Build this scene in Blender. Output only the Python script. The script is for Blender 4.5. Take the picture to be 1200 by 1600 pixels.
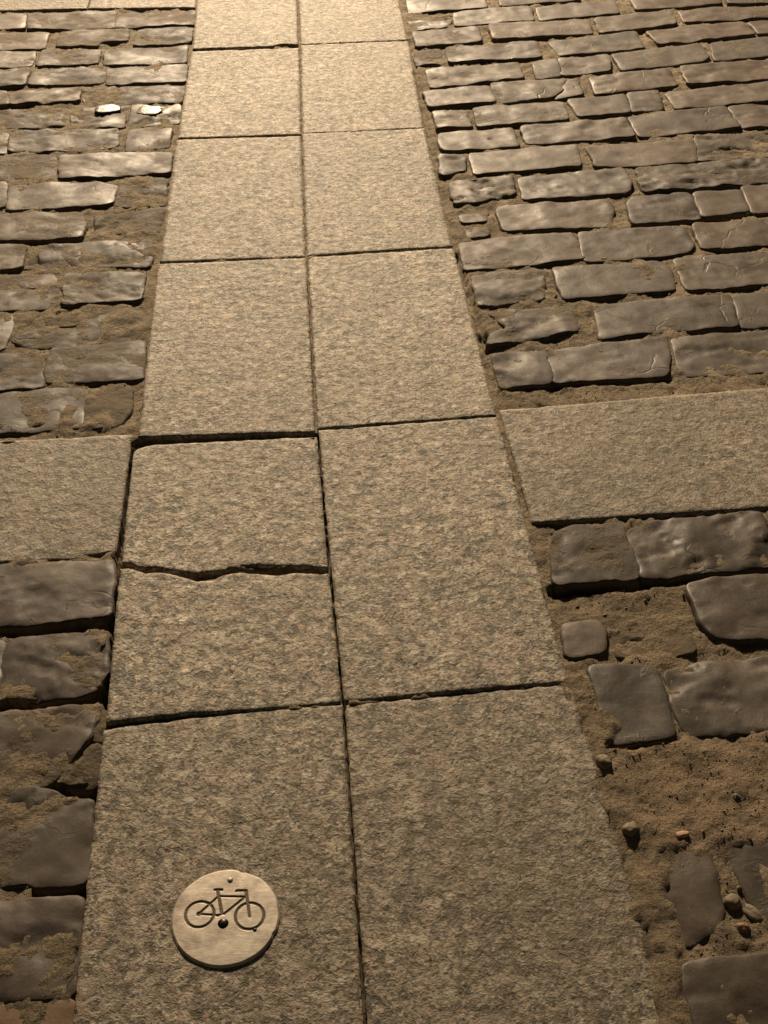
# Night-time pavement: a two-column granite path between rows of dark setts,
# a round bicycle marker fixed to the path, all lit by one warm street lamp ahead.
import bpy, math, random
import numpy as np
from math import radians, sin, cos, pi
from mathutils import Vector
from mathutils.geometry import delaunay_2d_cdt

for o in list(bpy.data.objects):
    bpy.data.objects.remove(o)
scene = bpy.context.scene
COL = scene.collection

# ------------------------------------------------------------------ camera
cd = bpy.data.cameras.new("camera")
cam = bpy.data.objects.new("camera", cd)
COL.objects.link(cam)
cam.location = (-0.02705, 0.0, 1.253)
cam.rotation_euler = (radians(90 - 40.7842), 0, radians(-4.263))
cd.sensor_fit = 'VERTICAL'
cd.sensor_height = 24.0
cd.lens = 24.0 * 1930 / 1600
cd.clip_start = 0.02
cd.clip_end = 500
scene.camera = cam

# ------------------------------------------------------------------ night sky
world = bpy.data.worlds.new("World")
scene.world = world
world.use_nodes = True
wn, wl = world.node_tree.nodes, world.node_tree.links
wn.clear()
sky = wn.new("ShaderNodeTexSky")
sky.sky_type = 'NISHITA'
sky.sun_disc = False
sky.sun_elevation = radians(4)
sky.sun_rotation = radians(0)
tint = wn.new("ShaderNodeMix")          # town glow: the night sky over street lamps is warm
tint.data_type = 'RGBA'
tint.blend_type = 'MULTIPLY'
tint.inputs[0].default_value = 1.0
tint.inputs[7].default_value = (1.0, 0.68, 0.44, 1)
bg = wn.new("ShaderNodeBackground")
bg.inputs[1].default_value = 0.046
wo = wn.new("ShaderNodeOutputWorld")
wl.new(sky.outputs[0], tint.inputs[6])
wl.new(tint.outputs[2], bg.inputs[0])
wl.new(bg.outputs[0], wo.inputs[0])

LAMP_XYZ = (-0.30, 9.5, 4.1)
LAMP_WATT = 6500.0
LAMP_RGB = (1.0, 0.785, 0.535)

scene.view_settings.view_transform = 'Standard'
scene.view_settings.look = 'None'
scene.view_settings.exposure = 0.0
scene.view_settings.gamma = 1.0
scene.view_settings.use_curve_mapping = False
scene.render.engine = 'CYCLES'

# ------------------------------------------------------------------ layout (metres; X across, Y along the path)
# each sett: outline, roughness of its top, dirt, height, brown tint
SETTS = [
    ([(-0.9572, 3.7489), (-0.7958, 3.742), (-0.7828, 3.6256), (-0.9579, 3.6218)], 0.37, 0.43, 0, 0),
    ([(-0.7865, 3.7413), (-0.5377, 3.7498), (-0.5291, 3.6118), (-0.7711, 3.6196)], 0.42, 0.55, 0, 0),
    ([(-0.5311, 3.7169), (-0.3062, 3.7434), (-0.3029, 3.6208), (-0.5236, 3.6114)], 0.54, 0.53, 0, 0),
    ([(-0.9232, 3.6063), (-0.7086, 3.5946), (-0.7061, 3.4664), (-0.9238, 3.4719)], 0.37, 0.5, 0, 0),
    ([(-0.678, 3.5923), (-0.4846, 3.5983), (-0.4844, 3.5081), (-0.5515, 3.5082), (-0.5658, 3.4752), (-0.6745, 3.4785)], 0.36, 0.55, 0, 0),
    ([(-0.461, 3.5965), (-0.3078, 3.6056), (-0.3079, 3.4851), (-0.4586, 3.472)], 0.55, 0.53, 0, 0),
    ([(-0.8978, 3.4527), (-0.7269, 3.4537), (-0.7245, 3.3376), (-0.8969, 3.3359)], 0.54, 0.45, 0, 0),
    ([(-0.71, 3.4572), (-0.5516, 3.4549), (-0.5495, 3.3473), (-0.7092, 3.3365)], 0.56, 0.54, 0, 0),
    ([(-0.5366, 3.4442), (-0.3137, 3.4564), (-0.3148, 3.3298), (-0.5294, 3.3321)], 0.33, 0.5, 0, 0),
    ([(-0.8638, 3.3088), (-0.7237, 3.3196), (-0.7225, 3.2061), (-0.8669, 3.2035)], 0.5, 0.49, 0, 0),
    ([(-0.7112, 3.3142), (-0.5247, 3.3182), (-0.5212, 3.2125), (-0.7126, 3.2054)], 0.58, 0.54, 0, 0),
    ([(-0.5183, 3.3043), (-0.309, 3.3157), (-0.3087, 3.2009), (-0.51, 3.1988)], 0.46, 0.46, 0, 0),
    ([(-0.9037, 3.1822), (-0.7629, 3.1713), (-0.7437, 3.088), (-0.9064, 3.0828)], 0.57, 0.5, 0, 0),
    ([(-0.7557, 3.1666), (-0.5773, 3.1826), (-0.5708, 3.0953), (-0.7347, 3.0914)], 0.9, 0.45, 0, 0),
    ([(-0.5707, 3.1821), (-0.4848, 3.1927), (-0.4844, 3.097), (-0.5619, 3.0866)], 1.2, 0.5, -0.002, 0),
    ([(-0.4754, 3.1793), (-0.3093, 3.1796), (-0.3121, 3.0679), (-0.472, 3.0839)], 0.42, 0.5, 0, 0),
    ([(-0.8466, 3.0467), (-0.5972, 3.0611), (-0.5796, 2.9514), (-0.8455, 2.946)], 1.2, 0.55, -0.003, 0),
    ([(-0.5825, 3.0442), (-0.4442, 3.0577), (-0.4462, 2.9301), (-0.5696, 2.9318)], 1.1, 0.45, -0.002, 0),
    ([(-0.4343, 3.053), (-0.3131, 3.0559), (-0.3137, 2.9429), (-0.4356, 2.9331)], 1.0, 0.4, 0, 0),
    ([(-0.7866, 2.9122), (-0.7201, 2.9134), (-0.7059, 2.8014), (-0.7893, 2.7966)], 0.54, 0.43, 0, 0),
    ([(-0.716, 2.9168), (-0.4573, 2.916), (-0.4477, 2.8244), (-0.4978, 2.7999), (-0.7004, 2.8045)], 0.8, 0.45, 0, 0),
    ([(-0.4316, 2.903), (-0.3276, 2.9138), (-0.3296, 2.812), (-0.4272, 2.7946)], 0.46, 0.49, 0, 0),
    ([(-0.7796, 2.7757), (-0.5879, 2.7822), (-0.576, 2.664), (-0.7813, 2.6613)], 0.4, 0.56, 0, 0),
    ([(-0.58, 2.7782), (-0.3202, 2.7797), (-0.3211, 2.6646), (-0.4238, 2.6657), (-0.4386, 2.6538), (-0.5647, 2.6535)], 0.49, 0.46, 0, 0),
    ([(-0.768, 2.6418), (-0.6833, 2.6462), (-0.6691, 2.5273), (-0.7652, 2.5229)], 0.41, 0.52, 0, 0),
    ([(-0.6728, 2.6327), (-0.4844, 2.6378), (-0.4332, 2.6085), (-0.4344, 2.5279), (-0.4556, 2.5174), (-0.6616, 2.5148)], 0.33, 0.43, 0, 0),
    ([(-0.4263, 2.6271), (-0.3213, 2.6418), (-0.3208, 2.5134), (-0.4277, 2.5153)], 1.0, 0.6, -0.002, 0.1),
    ([(-0.7711, 2.481), (-0.6446, 2.4928), (-0.5013, 2.4939), (-0.4823, 2.4313), (-0.4866, 2.3725), (-0.7703, 2.3693)], 0.37, 0.53, 0, 0),
    ([(-0.465, 2.4735), (-0.3237, 2.4926), (-0.3231, 2.3938), (-0.4579, 2.3898)], 1.0, 0.58, -0.002, 0),
    ([(-0.696, 2.3582), (-0.5967, 2.3478), (-0.594, 2.2577), (-0.6944, 2.2333)], 0.35, 0.48, 0, 0),
    ([(-0.5646, 2.3426), (-0.4529, 2.3534), (-0.3365, 2.353), (-0.3345, 2.2461), (-0.555, 2.2522)], 0.7, 0.52, 0, 0),
    ([(-0.5932, 2.3232), (-0.5684, 2.3321), (-0.5583, 2.2576), (-0.5914, 2.2575)], 0.9, 0.75, -0.006, 0),
    ([(-0.762, 2.2231), (-0.5113, 2.2285), (-0.5102, 2.1784), (-0.7599, 2.168)], 0.59, 0.52, 0, 0),
    ([(-0.6959, 2.1656), (-0.5109, 2.1736), (-0.5116, 2.1205), (-0.5184, 2.0882), (-0.6985, 2.0888)], 0.59, 0.53, 0, 0),
    ([(-0.4992, 2.2225), (-0.343, 2.221), (-0.3414, 2.1126), (-0.4901, 2.1048)], 0.7, 0.5, 0, 0),
    ([(-0.667, 2.0841), (-0.5841, 2.0746), (-0.5772, 2.0445), (-0.5826, 1.9573), (-0.6694, 1.9542)], 0.55, 0.46, 0, 0),
    ([(-0.5772, 2.0764), (-0.5184, 2.0789), (-0.5203, 2.038), (-0.5635, 2.0322)], 0.4, 0.75, -0.003, 0.1),
    ([(-0.5154, 2.0741), (-0.4462, 2.0597), (-0.4601, 2.0335), (-0.5155, 2.0376)], 0.4, 0.75, -0.004, 0),
    ([(-0.5721, 2.0262), (-0.4677, 2.0273), (-0.4358, 2.0635), (-0.3286, 2.088), (-0.3242, 1.9747), (-0.34, 1.965), (-0.542, 1.965), (-0.5711, 1.9887)], 0.6, 0.55, -0.003, 0),
    ([(-0.6562, 1.9371), (-0.5104, 1.9371), (-0.5043, 1.8748), (-0.4904, 1.8378), (-0.5001, 1.8268), (-0.6612, 1.8247)], 0.6, 0.5, 0, 0),
    ([(-0.4918, 1.9548), (-0.3271, 1.9662), (-0.3194, 1.8429), (-0.4842, 1.8413), (-0.4966, 1.8681)], 0.35, 0.54, -0.001, 0),
    ([(-0.6194, 1.8188), (-0.4215, 1.8209), (-0.4112, 1.7056), (-0.6228, 1.7022)], 0.3, 0.43, 0, 0),
    ([(-0.4168, 1.8186), (-0.3367, 1.8205), (-0.3333, 1.7494), (-0.3513, 1.7066), (-0.4054, 1.7016)], 0.4, 0.62, -0.003, 0),
    ([(-0.6279, 1.3731), (-0.4384, 1.3707), (-0.3264, 1.3679), (-0.3244, 1.2559), (-0.3952, 1.2485), (-0.6296, 1.2492)], 0.39, 0.43, 0, 0),
    ([(-0.5273, 1.218), (-0.4651, 1.2179), (-0.4626, 1.1689), (-0.4543, 1.1059), (-0.5315, 1.1034)], 0.32, 0.43, 0, 0),
    ([(-0.46, 1.2187), (-0.3234, 1.2257), (-0.3185, 1.1465), (-0.3329, 1.1113), (-0.4027, 1.1065), (-0.4285, 1.1118), (-0.4499, 1.1045), (-0.4582, 1.1685)], 0.7, 0.5, -0.002, 0),
    ([(-0.4952, 1.0836), (-0.3614, 1.0892), (-0.3253, 1.0865), (-0.3285, 1.0377), (-0.3674, 0.973), (-0.3842, 0.9694), (-0.4136, 0.9726), (-0.4971, 0.9927)], 0.6, 0.55, -0.002, 0),
    ([(-0.3226, 1.0841), (-0.3143, 1.0846), (-0.3122, 1.0281), (-0.3248, 1.0332)], 0.9, 0.6, -0.004, 0),
    ([(-0.3234, 1.0269), (-0.3125, 1.023), (-0.314, 0.9584), (-0.3493, 0.9658), (-0.3405, 0.9858)], 0.5, 0.65, -0.003, 0),
    ([(-0.5647, 0.964), (-0.4146, 0.9639), (-0.3715, 0.9626), (-0.3518, 0.9477), (-0.3162, 0.9422), (-0.3133, 0.9139), (-0.3098, 0.8237), (-0.3606, 0.8216), (-0.3799, 0.8298), (-0.5615, 0.8226)], 0.7, 0.5, -0.002, 0),
    ([(-0.5161, 0.8043), (-0.3474, 0.8041), (-0.3113, 0.8039), (-0.3087, 0.6863), (-0.3522, 0.6831), (-0.5114, 0.682)], 0.4, 0.42, -0.002, 0),
    ([(-0.4703, 0.6791), (-0.3102, 0.6814), (-0.3077, 0.6255), (-0.4689, 0.6246)], 0.4, 0.4, -0.002, 1.0),
    ([(0.3249, 3.8139), (0.5601, 3.831), (0.5519, 3.7014), (0.437, 3.6935), (0.3224, 3.6802)], 0.21, 0.39, 0, 0),
    ([(0.6032, 3.8453), (0.8518, 3.8681), (0.8392, 3.7527), (0.7092, 3.7286), (0.5977, 3.7146)], 0.27, 0.45, 0, 0),
    ([(0.3116, 3.6434), (0.4371, 3.6609), (0.4293, 3.561), (0.3156, 3.5437)], 1.2, 0.4, -0.002, 0),
    ([(0.4489, 3.6654), (0.6809, 3.6973), (0.6735, 3.5846), (0.4439, 3.5599)], 0.45, 0.4, 0, 0),
    ([(0.6989, 3.6905), (0.9419, 3.7337), (0.9324, 3.6293), (0.6956, 3.5935)], 0.21, 0.37, 0, 0),
    ([(0.994, 3.7412), (1.2694, 3.7898), (1.2545, 3.6823), (0.9884, 3.6415)], 0.27, 0.36, 0, 0),
    ([(1.2848, 3.7538), (1.4928, 3.776), (1.4998, 3.692), (1.2773, 3.6806)], 0.27, 0.45, 0, 0),
    ([(0.3164, 3.5132), (0.5046, 3.5451), (0.5008, 3.4347), (0.317, 3.4046)], 0.37, 0.47, 0, 0),
    ([(0.5388, 3.5528), (0.8303, 3.5834), (0.8232, 3.4754), (0.537, 3.4369)], 0.32, 0.46, 0, 0),
    ([(0.8536, 3.587), (1.0858, 3.6342), (1.0776, 3.5282), (0.9946, 3.5085), (0.8449, 3.4738)], 0.4, 0.44, 0, 0),
    ([(1.1088, 3.6271), (1.2898, 3.6575), (1.4521, 3.6591), (1.4575, 3.5686), (1.1028, 3.5316)], 0.42, 0.4, 0, 0),
    ([(0.3104, 3.3716), (0.3794, 3.3903), (0.3734, 3.2876), (0.3043, 3.27)], 1.1, 0.55, -0.004, 0),
    ([(0.3986, 3.4033), (0.6529, 3.4184), (0.6476, 3.3041), (0.3957, 3.286)], 0.47, 0.46, 0, 0),
    ([(0.6858, 3.4111), (0.9423, 3.4665), (0.9418, 3.3484), (0.7021, 3.3141)], 0.3, 0.42, 0, 0),
    ([(0.9771, 3.474), (1.2709, 3.5295), (1.2783, 3.4314), (0.9916, 3.3688)], 0.44, 0.42, 0, 0),
    ([(1.2892, 3.5282), (1.469, 3.5426), (1.4657, 3.4464), (1.2906, 3.4355)], 0.44, 0.4, 0, 0),
    ([(0.3268, 3.2368), (0.5795, 3.2723), (0.5755, 3.161), (0.3287, 3.1235)], 0.48, 0.46, 0, 0),
    ([(0.618, 3.274), (0.6867, 3.2873), (0.6774, 3.1709), (0.6123, 3.1582)], 0.22, 0.47, 0, 0),
    ([(0.6918, 3.2869), (0.8296, 3.2999), (0.8117, 3.1918), (0.6824, 3.1705)], 0.49, 0.42, 0, 0),
    ([(0.8438, 3.3082), (1.1055, 3.37), (1.0996, 3.2705), (1.08, 3.2441), (0.8475, 3.198)], 0.21, 0.46, 0, 0),
    ([(1.1352, 3.3727), (1.4246, 3.4169), (1.4255, 3.2886), (1.1122, 3.2463)], 0.24, 0.47, 0, 0),
    ([(0.3031, 3.0835), (0.4769, 3.121), (0.4798, 3.013), (0.312, 2.9934)], 0.39, 0.41, 0, 0),
    ([(0.4853, 3.1332), (0.6877, 3.1439), (0.6633, 3.0944), (0.6644, 3.0732), (0.6244, 3.0266), (0.4862, 3.0125)], 0.42, 0.46, 0, 0),
    ([(0.6927, 3.1436), (0.7152, 3.1462), (0.7096, 3.0408), (0.6309, 3.0261), (0.6685, 3.0688), (0.6682, 3.094)], 0.27, 0.33, 0, 0),
    ([(0.7487, 3.1524), (0.9684, 3.198), (0.9679, 3.0887), (0.7463, 3.0422)], 0.48, 0.33, 0, 0),
    ([(1.0058, 3.2087), (1.3903, 3.252), (1.391, 3.1157), (0.9961, 3.0866)], 0.46, 0.35, 0, 0),
    ([(0.3155, 2.9654), (0.4017, 2.9748), (0.4023, 2.8669), (0.3179, 2.8545)], 0.8, 0.42, 0, 0),
    ([(0.4203, 2.9813), (0.6476, 3.0004), (0.6431, 2.8906), (0.4183, 2.8694)], 0.37, 0.45, 0, 0),
    ([(0.666, 3.0112), (0.8199, 3.045), (0.8083, 2.9287), (0.6728, 2.9038)], 0.26, 0.42, 0, 0),
    ([(0.8265, 3.0445), (0.9047, 3.0511), (0.8917, 2.9383), (0.8131, 2.9284)], 0.3, 0.45, 0, 0),
    ([(0.924, 3.0414), (1.3094, 3.0987), (1.3095, 2.9758), (0.9278, 2.9395)], 0.43, 0.4, 0, 0),
    ([(0.3171, 2.8324), (0.4975, 2.8523), (0.4992, 2.7538), (0.3206, 2.7389), (0.3131, 2.7819)], 0.38, 0.4, 0, 0),
    ([(0.521, 2.8618), (0.7846, 2.8878), (0.7859, 2.7828), (0.5215, 2.7593)], 0.46, 0.42, 0, 0),
    ([(0.795, 2.8985), (1.0483, 2.9385), (1.0523, 2.8147), (0.7966, 2.782)], 0.24, 0.38, 0, 0),
    ([(1.0574, 2.9418), (1.2262, 2.9639), (1.2261, 2.83), (1.06, 2.8141)], 0.43, 0.4, 0, 0),
    ([(0.3029, 2.7158), (0.3628, 2.7253), (0.3574, 2.6339), (0.2997, 2.6053)], 0.9, 0.45, -0.001, 0),
    ([(0.3773, 2.7207), (0.6301, 2.7405), (0.6244, 2.634), (0.3749, 2.6095)], 0.23, 0.41, 0, 0),
    ([(0.6574, 2.7314), (0.919, 2.7547), (0.899, 2.6405), (0.7816, 2.6223), (0.6611, 2.6313)], 0.31, 0.44, 0, 0),
    ([(0.929, 2.7685), (1.1924, 2.7898), (1.1944, 2.6637), (0.9064, 2.64)], 1.2, 0.5, -0.002, 0),
    ([(0.3091, 2.5723), (0.3877, 2.5955), (0.4581, 2.5967), (0.4526, 2.5048), (0.4286, 2.4973), (0.3142, 2.4691)], 1.3, 0.42, -0.002, 0),
    ([(0.4726, 2.5859), (0.7155, 2.6138), (0.7228, 2.5414), (0.7035, 2.4954), (0.5914, 2.4882), (0.4671, 2.4882)], 0.49, 0.34, 0, 0),
    ([(0.7463, 2.6115), (0.8954, 2.6273), (1.1329, 2.6502), (1.135, 2.5392), (0.8466, 2.5004), (0.7383, 2.496)], 1.0, 0.45, 0, 0),
    ([(0.32, 2.4238), (0.3726, 2.4318), (0.3707, 2.3879), (0.3171, 2.3774)], 0.9, 0.5, -0.004, 0),
    ([(0.3224, 2.3656), (0.3692, 2.3764), (0.3662, 2.3256), (0.3249, 2.3203)], 0.9, 0.55, -0.005, 0),
    ([(0.4007, 2.4326), (0.4139, 2.4466), (0.6468, 2.4656), (0.657, 2.4405), (0.6342, 2.3481), (0.4045, 2.3368), (0.3987, 2.3714)], 0.35, 0.39, 0, 0),
    ([(0.6884, 2.4412), (0.7114, 2.4793), (0.8368, 2.4855), (0.8315, 2.3652), (0.681, 2.3474)], 0.46, 0.44, 0, 0),
    ([(0.8465, 2.4785), (0.9534, 2.4925), (0.9439, 2.3892), (0.8364, 2.3677)], 0.22, 0.45, 0, 0),
    ([(0.9633, 2.5012), (1.1535, 2.5171), (1.1565, 2.3816), (0.9491, 2.374)], 0.26, 0.37, 0, 0),
    ([(0.3012, 2.2917), (0.3933, 2.3069), (0.5438, 2.3151), (0.5472, 2.209), (0.4418, 2.1934), (0.2997, 2.1833)], 0.25, 0.45, 0, 0),
    ([(0.5554, 2.3115), (0.7773, 2.3288), (0.7859, 2.2474), (0.7649, 2.2193), (0.7014, 2.2054), (0.5478, 2.1985)], 0.25, 0.35, 0, 0),
    ([(0.8052, 2.3296), (1.0798, 2.3586), (1.0783, 2.2346), (0.7987, 2.2302)], 0.35, 0.38, 0, 0),
    ([(0.3093, 2.1572), (0.3663, 2.1682), (0.4521, 2.1694), (0.4464, 2.0924), (0.4381, 2.0593), (0.3079, 2.0406)], 0.7, 0.5, 0.0025, 0),
    ([(0.477, 2.1778), (0.6976, 2.1899), (0.7145, 2.1627), (0.7021, 2.0734), (0.5006, 2.057), (0.4749, 2.0541)], 0.2, 0.37, 0, 0),
    ([(0.7288, 2.1929), (1.0454, 2.2135), (1.0421, 2.0922), (0.7246, 2.0668)], 0.36, 0.4, 0, 0),
    ([(0.3216, 2.014), (0.4767, 2.0303), (0.4886, 1.9763), (0.4809, 1.9366), (0.3769, 1.9137), (0.3034, 1.8998), (0.3176, 1.9334), (0.354, 1.9594)], 0.8, 0.5, 0.0025, 0),
    ([(0.5335, 2.0332), (0.8011, 2.0442), (0.7831, 1.9319), (0.5956, 1.9236), (0.5172, 1.9076)], 0.27, 0.45, 0, 0),
    ([(0.8093, 2.046), (1.021, 2.0585), (1.0214, 1.9328), (0.7921, 1.929)], 0.31, 0.44, 0, 0),
    ([(0.3119, 1.8758), (0.4072, 1.8814), (0.4042, 1.8111), (0.4021, 1.7733), (0.3105, 1.7702)], 0.7, 0.45, 0.002, 0),
    ([(0.4119, 1.881), (0.64, 1.9071), (0.6291, 1.8354), (0.6114, 1.7835), (0.407, 1.7749)], 0.38, 0.37, 0, 0),
    ([(0.6513, 1.9041), (0.9671, 1.9197), (0.9716, 1.7866), (0.6369, 1.7836)], 0.47, 0.4, 0, 0),
    ([(0.3335, 1.3729), (0.3711, 1.3892), (0.4401, 1.396), (0.4388, 1.3592), (0.443, 1.3217), (0.4402, 1.2763), (0.3175, 1.268), (0.3201, 1.3141)], 0.6, 0.5, 0.003, 0),
    ([(0.4541, 1.383), (0.5016, 1.3944), (0.6617, 1.4051), (0.6651, 1.3867), (0.6408, 1.2847), (0.521, 1.2757), (0.4461, 1.2691), (0.4478, 1.3214), (0.4436, 1.3589)], 0.8, 0.36, 0.003, 0),
    ([(0.676, 1.4086), (0.7856, 1.4116), (0.7907, 1.2875), (0.6455, 1.2843)], 0.44, 0.42, 0, 0),
    ([(0.5058, 1.2539), (0.5449, 1.2618), (0.7126, 1.2731), (0.7084, 1.1334), (0.5176, 1.1446), (0.5086, 1.1812)], 0.3, 0.25, 0.002, 0),
    ([(0.3123, 1.1895), (0.3646, 1.1957), (0.372, 1.1789), (0.3606, 1.1335), (0.3102, 1.1301)], 0.3, 0.42, -0.002, 0),
    ([(0.3761, 1.1724), (0.4598, 1.1873), (0.4913, 1.185), (0.4898, 1.1286), (0.4337, 1.1185), (0.396, 1.1284), (0.3694, 1.1328)], 1.0, 0.95, -0.007, 0.4),
    ([(0.3348, 1.1071), (0.3565, 1.1101), (0.4242, 1.1051), (0.4254, 1.057), (0.4219, 0.9828), (0.3349, 0.9768), (0.3346, 1.0146)], 0.25, 0.36, -0.001, 0),
    ([(0.4366, 1.0949), (0.4853, 1.1052), (0.6301, 1.1076), (0.6354, 0.9823), (0.4378, 0.9826), (0.4332, 1.0267)], 0.6, 0.36, -0.001, 0),
    ([(0.35, 0.8193), (0.4173, 0.8179), (0.419, 0.783), (0.4143, 0.7302), (0.3987, 0.7114), (0.3616, 0.6947), (0.3445, 0.7037), (0.3435, 0.7767)], 0.4, 0.5, -0.0035, 0),
    ([(0.4442, 0.8176), (0.5526, 0.8212), (0.5484, 0.7141), (0.4522, 0.7194), (0.4476, 0.7648), (0.4454, 0.7904)], 0.4, 0.45, -0.003, 0),
    ([(0.3508, 0.6726), (0.4033, 0.677), (0.5373, 0.6761), (0.5395, 0.5572), (0.3501, 0.5631), (0.3451, 0.6325)], 0.35, 0.4, -0.003, 0),
]
# where each row leaves the photograph: x, direction, near y, far y
ROW_ENDS = [
    (-0.9544, -1, 3.6218, 3.7489),
    (-0.9206, -1, 3.4719, 3.6063),
    (-0.8988, -1, 3.3359, 3.4527),
    (-0.8636, -1, 3.2035, 3.3088),
    (-0.9065, -1, 3.0828, 3.1822),
    (-0.8439, -1, 2.946, 3.0467),
    (-0.7876, -1, 2.7966, 2.9122),
    (-0.7789, -1, 2.6613, 2.7757),
    (-0.7685, -1, 2.5229, 2.6418),
    (-0.769, -1, 2.3693, 2.481),
    (-0.6976, -1, 2.2333, 2.3582),
    (-0.7582, -1, 2.0888, 2.2231),
    (-0.6665, -1, 1.9542, 2.0841),
    (-0.6598, -1, 1.8247, 1.9371),
    (-0.6217, -1, 1.7022, 1.8188),
    (-0.6273, -1, 1.2492, 1.3731),
    (-0.5287, -1, 1.1034, 1.218),
    (-0.4951, -1, 0.9927, 1.0836),
    (-0.5617, -1, 0.8226, 0.964),
    (-0.5153, -1, 0.682, 0.8043),
    (-0.4682, -1, 0.6246, 0.6791),
    (1.4964, 1, 3.692, 3.776),
    (1.4545, 1, 3.5686, 3.6591),
    (1.4675, 1, 3.4464, 3.5426),
    (1.4281, 1, 3.2886, 3.4169),
    (1.388, 1, 3.1157, 3.252),
    (1.3132, 1, 2.9758, 3.0987),
    (1.2234, 1, 2.83, 2.9639),
    (1.1945, 1, 2.6637, 2.7898),
    (1.1319, 1, 2.5392, 2.6502),
    (1.1541, 1, 2.3816, 2.5171),
    (1.0766, 1, 2.2346, 2.3586),
    (1.0455, 1, 2.0922, 2.2135),
    (1.02, 1, 1.9328, 2.0585),
    (0.9686, 1, 1.7866, 1.9197),
    (0.7885, 1, 1.2875, 1.4116),
    (0.7113, 1, 1.1334, 1.2731),
    (0.6329, 1, 0.9823, 1.1076),
    (0.5494, 1, 0.7141, 0.8212),
    (0.5385, 1, 0.5572, 0.6761),
]
# slabs: far edge, near edge (left to right), height, tilt
PATH_SLABS = [
    ([(-0.303, 4.028), (-0.004, 4.032)], [(-0.2986, 3.4313), (-0.081, 3.4342), (-0.0543, 3.4516), (-0.0085, 3.4433)], 0.001, (0, 0.001), 0.0),
    ([(-0.303, 4.63), (-0.004, 4.634)], [(-0.303, 4.032), (-0.004, 4.036)], 0, (0.0, 0.0), 0.0),
    ([(-0.303, 5.23), (-0.004, 5.234)], [(-0.303, 4.634), (-0.004, 4.638)], 0, (0.0, 0.0), 0.0),
    ([(-0.3012, 3.4124), (-0.0072, 3.4191)], [(-0.309, 2.8517), (-0.0153, 2.8499)], 0, (0, -0.001), 0.0),
    ([(-0.3114, 2.8393), (-0.0156, 2.8389)], [(-0.3146, 2.2563), (-0.0201, 2.2566)], 0.001, (0, 0.002), 0.0),
    ([(-0.3165, 2.246), (-0.019, 2.246)], [(-0.3141, 1.6681), (-0.0196, 1.6585)], 0.003, (0, -0.001), 0.0),
    ([(-0.3198, 1.62), (-0.3187, 1.6319), (-0.3121, 1.6418), (-0.2926, 1.649), (-0.2241, 1.65), (-0.0167, 1.6495)], [(-0.3157, 1.3643), (-0.3024, 1.3633), (-0.2913, 1.3528), (-0.2649, 1.3508), (-0.2343, 1.3403), (-0.2039, 1.3312), (-0.19, 1.3342), (-0.1629, 1.3349), (-0.1423, 1.343), (-0.115, 1.3438), (-0.097, 1.341), (-0.0405, 1.3341), (-0.0114, 1.3278)], -0.001, (0.004, -0.004), 0.0),
    ([(-0.3164, 1.3505), (-0.3003, 1.3479), (-0.2789, 1.3367), (-0.2613, 1.3382), (-0.2337, 1.3293), (-0.2032, 1.3135), (-0.18, 1.3145), (-0.1627, 1.3267), (-0.1393, 1.3291), (-0.1093, 1.3227), (-0.0859, 1.3183), (-0.0558, 1.3215), (-0.0099, 1.3167)], [(-0.3091, 1.0562), (-0.2692, 1.0601), (-0.199, 1.064), (-0.1283, 1.0642), (-0.004, 1.0691)], 0.001, (-0.004, -0.006), 0.0),
    ([(-0.3115, 1.0469), (-0.2686, 1.0532), (-0.1988, 1.0586), (-0.1283, 1.0631), (-0.0032, 1.0679)], [(-0.3035, 0.453), (-0.0015, 0.449)], -0.001, (0, 0.002), 0.0),
    ([(-0.3035, 0.449), (-0.0015, 0.445)], [(-0.3035, -0.15), (-0.0015, -0.155)], 0, (0.0, 0.0), 0.0),
    ([(0.004, 4.044), (0.302, 4.05)], [(-0.0006, 3.4403), (0.2967, 3.4548)], 0, (0, 0), 0.0),
    ([(0.004, 4.645), (0.302, 4.65)], [(0.004, 4.048), (0.302, 4.054)], 0, (0.0, 0.0), 0.0),
    ([(0.004, 5.245), (0.302, 5.25)], [(0.004, 4.649), (0.302, 4.654)], 0, (0.0, 0.0), 0.0),
    ([(-0.0007, 3.4355), (0.298, 3.4498)], [(-0.0105, 2.8568), (0.2831, 2.8646)], 0, (0, 0), 0.0),
    ([(-0.0106, 2.8532), (0.2843, 2.8607)], [(-0.0161, 2.2589), (0.2847, 2.2766)], 0.001, (0, 0.001), 0.0),
    ([(-0.015, 2.2523), (0.2865, 2.2697)], [(-0.0139, 1.6688), (0.2902, 1.6843)], 0.0015, (0, -0.002), 0.0),
    ([(-0.013, 1.6661), (0.292, 1.6814)], [(0.0003, 1.0699), (0.3012, 1.0826)], 0.001, (0.001, 0), 0.0),
    ([(0.001, 1.0676), (0.3059, 1.08)], [(0.0035, 0.484), (0.3255, 0.48)], -0.001, (-0.003, 0), 0.006),
    ([(0.0035, 0.48), (0.3255, 0.476)], [(0.0035, -0.15), (0.3255, -0.155)], 0, (0.0, 0.0), 0.0),
]
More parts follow.
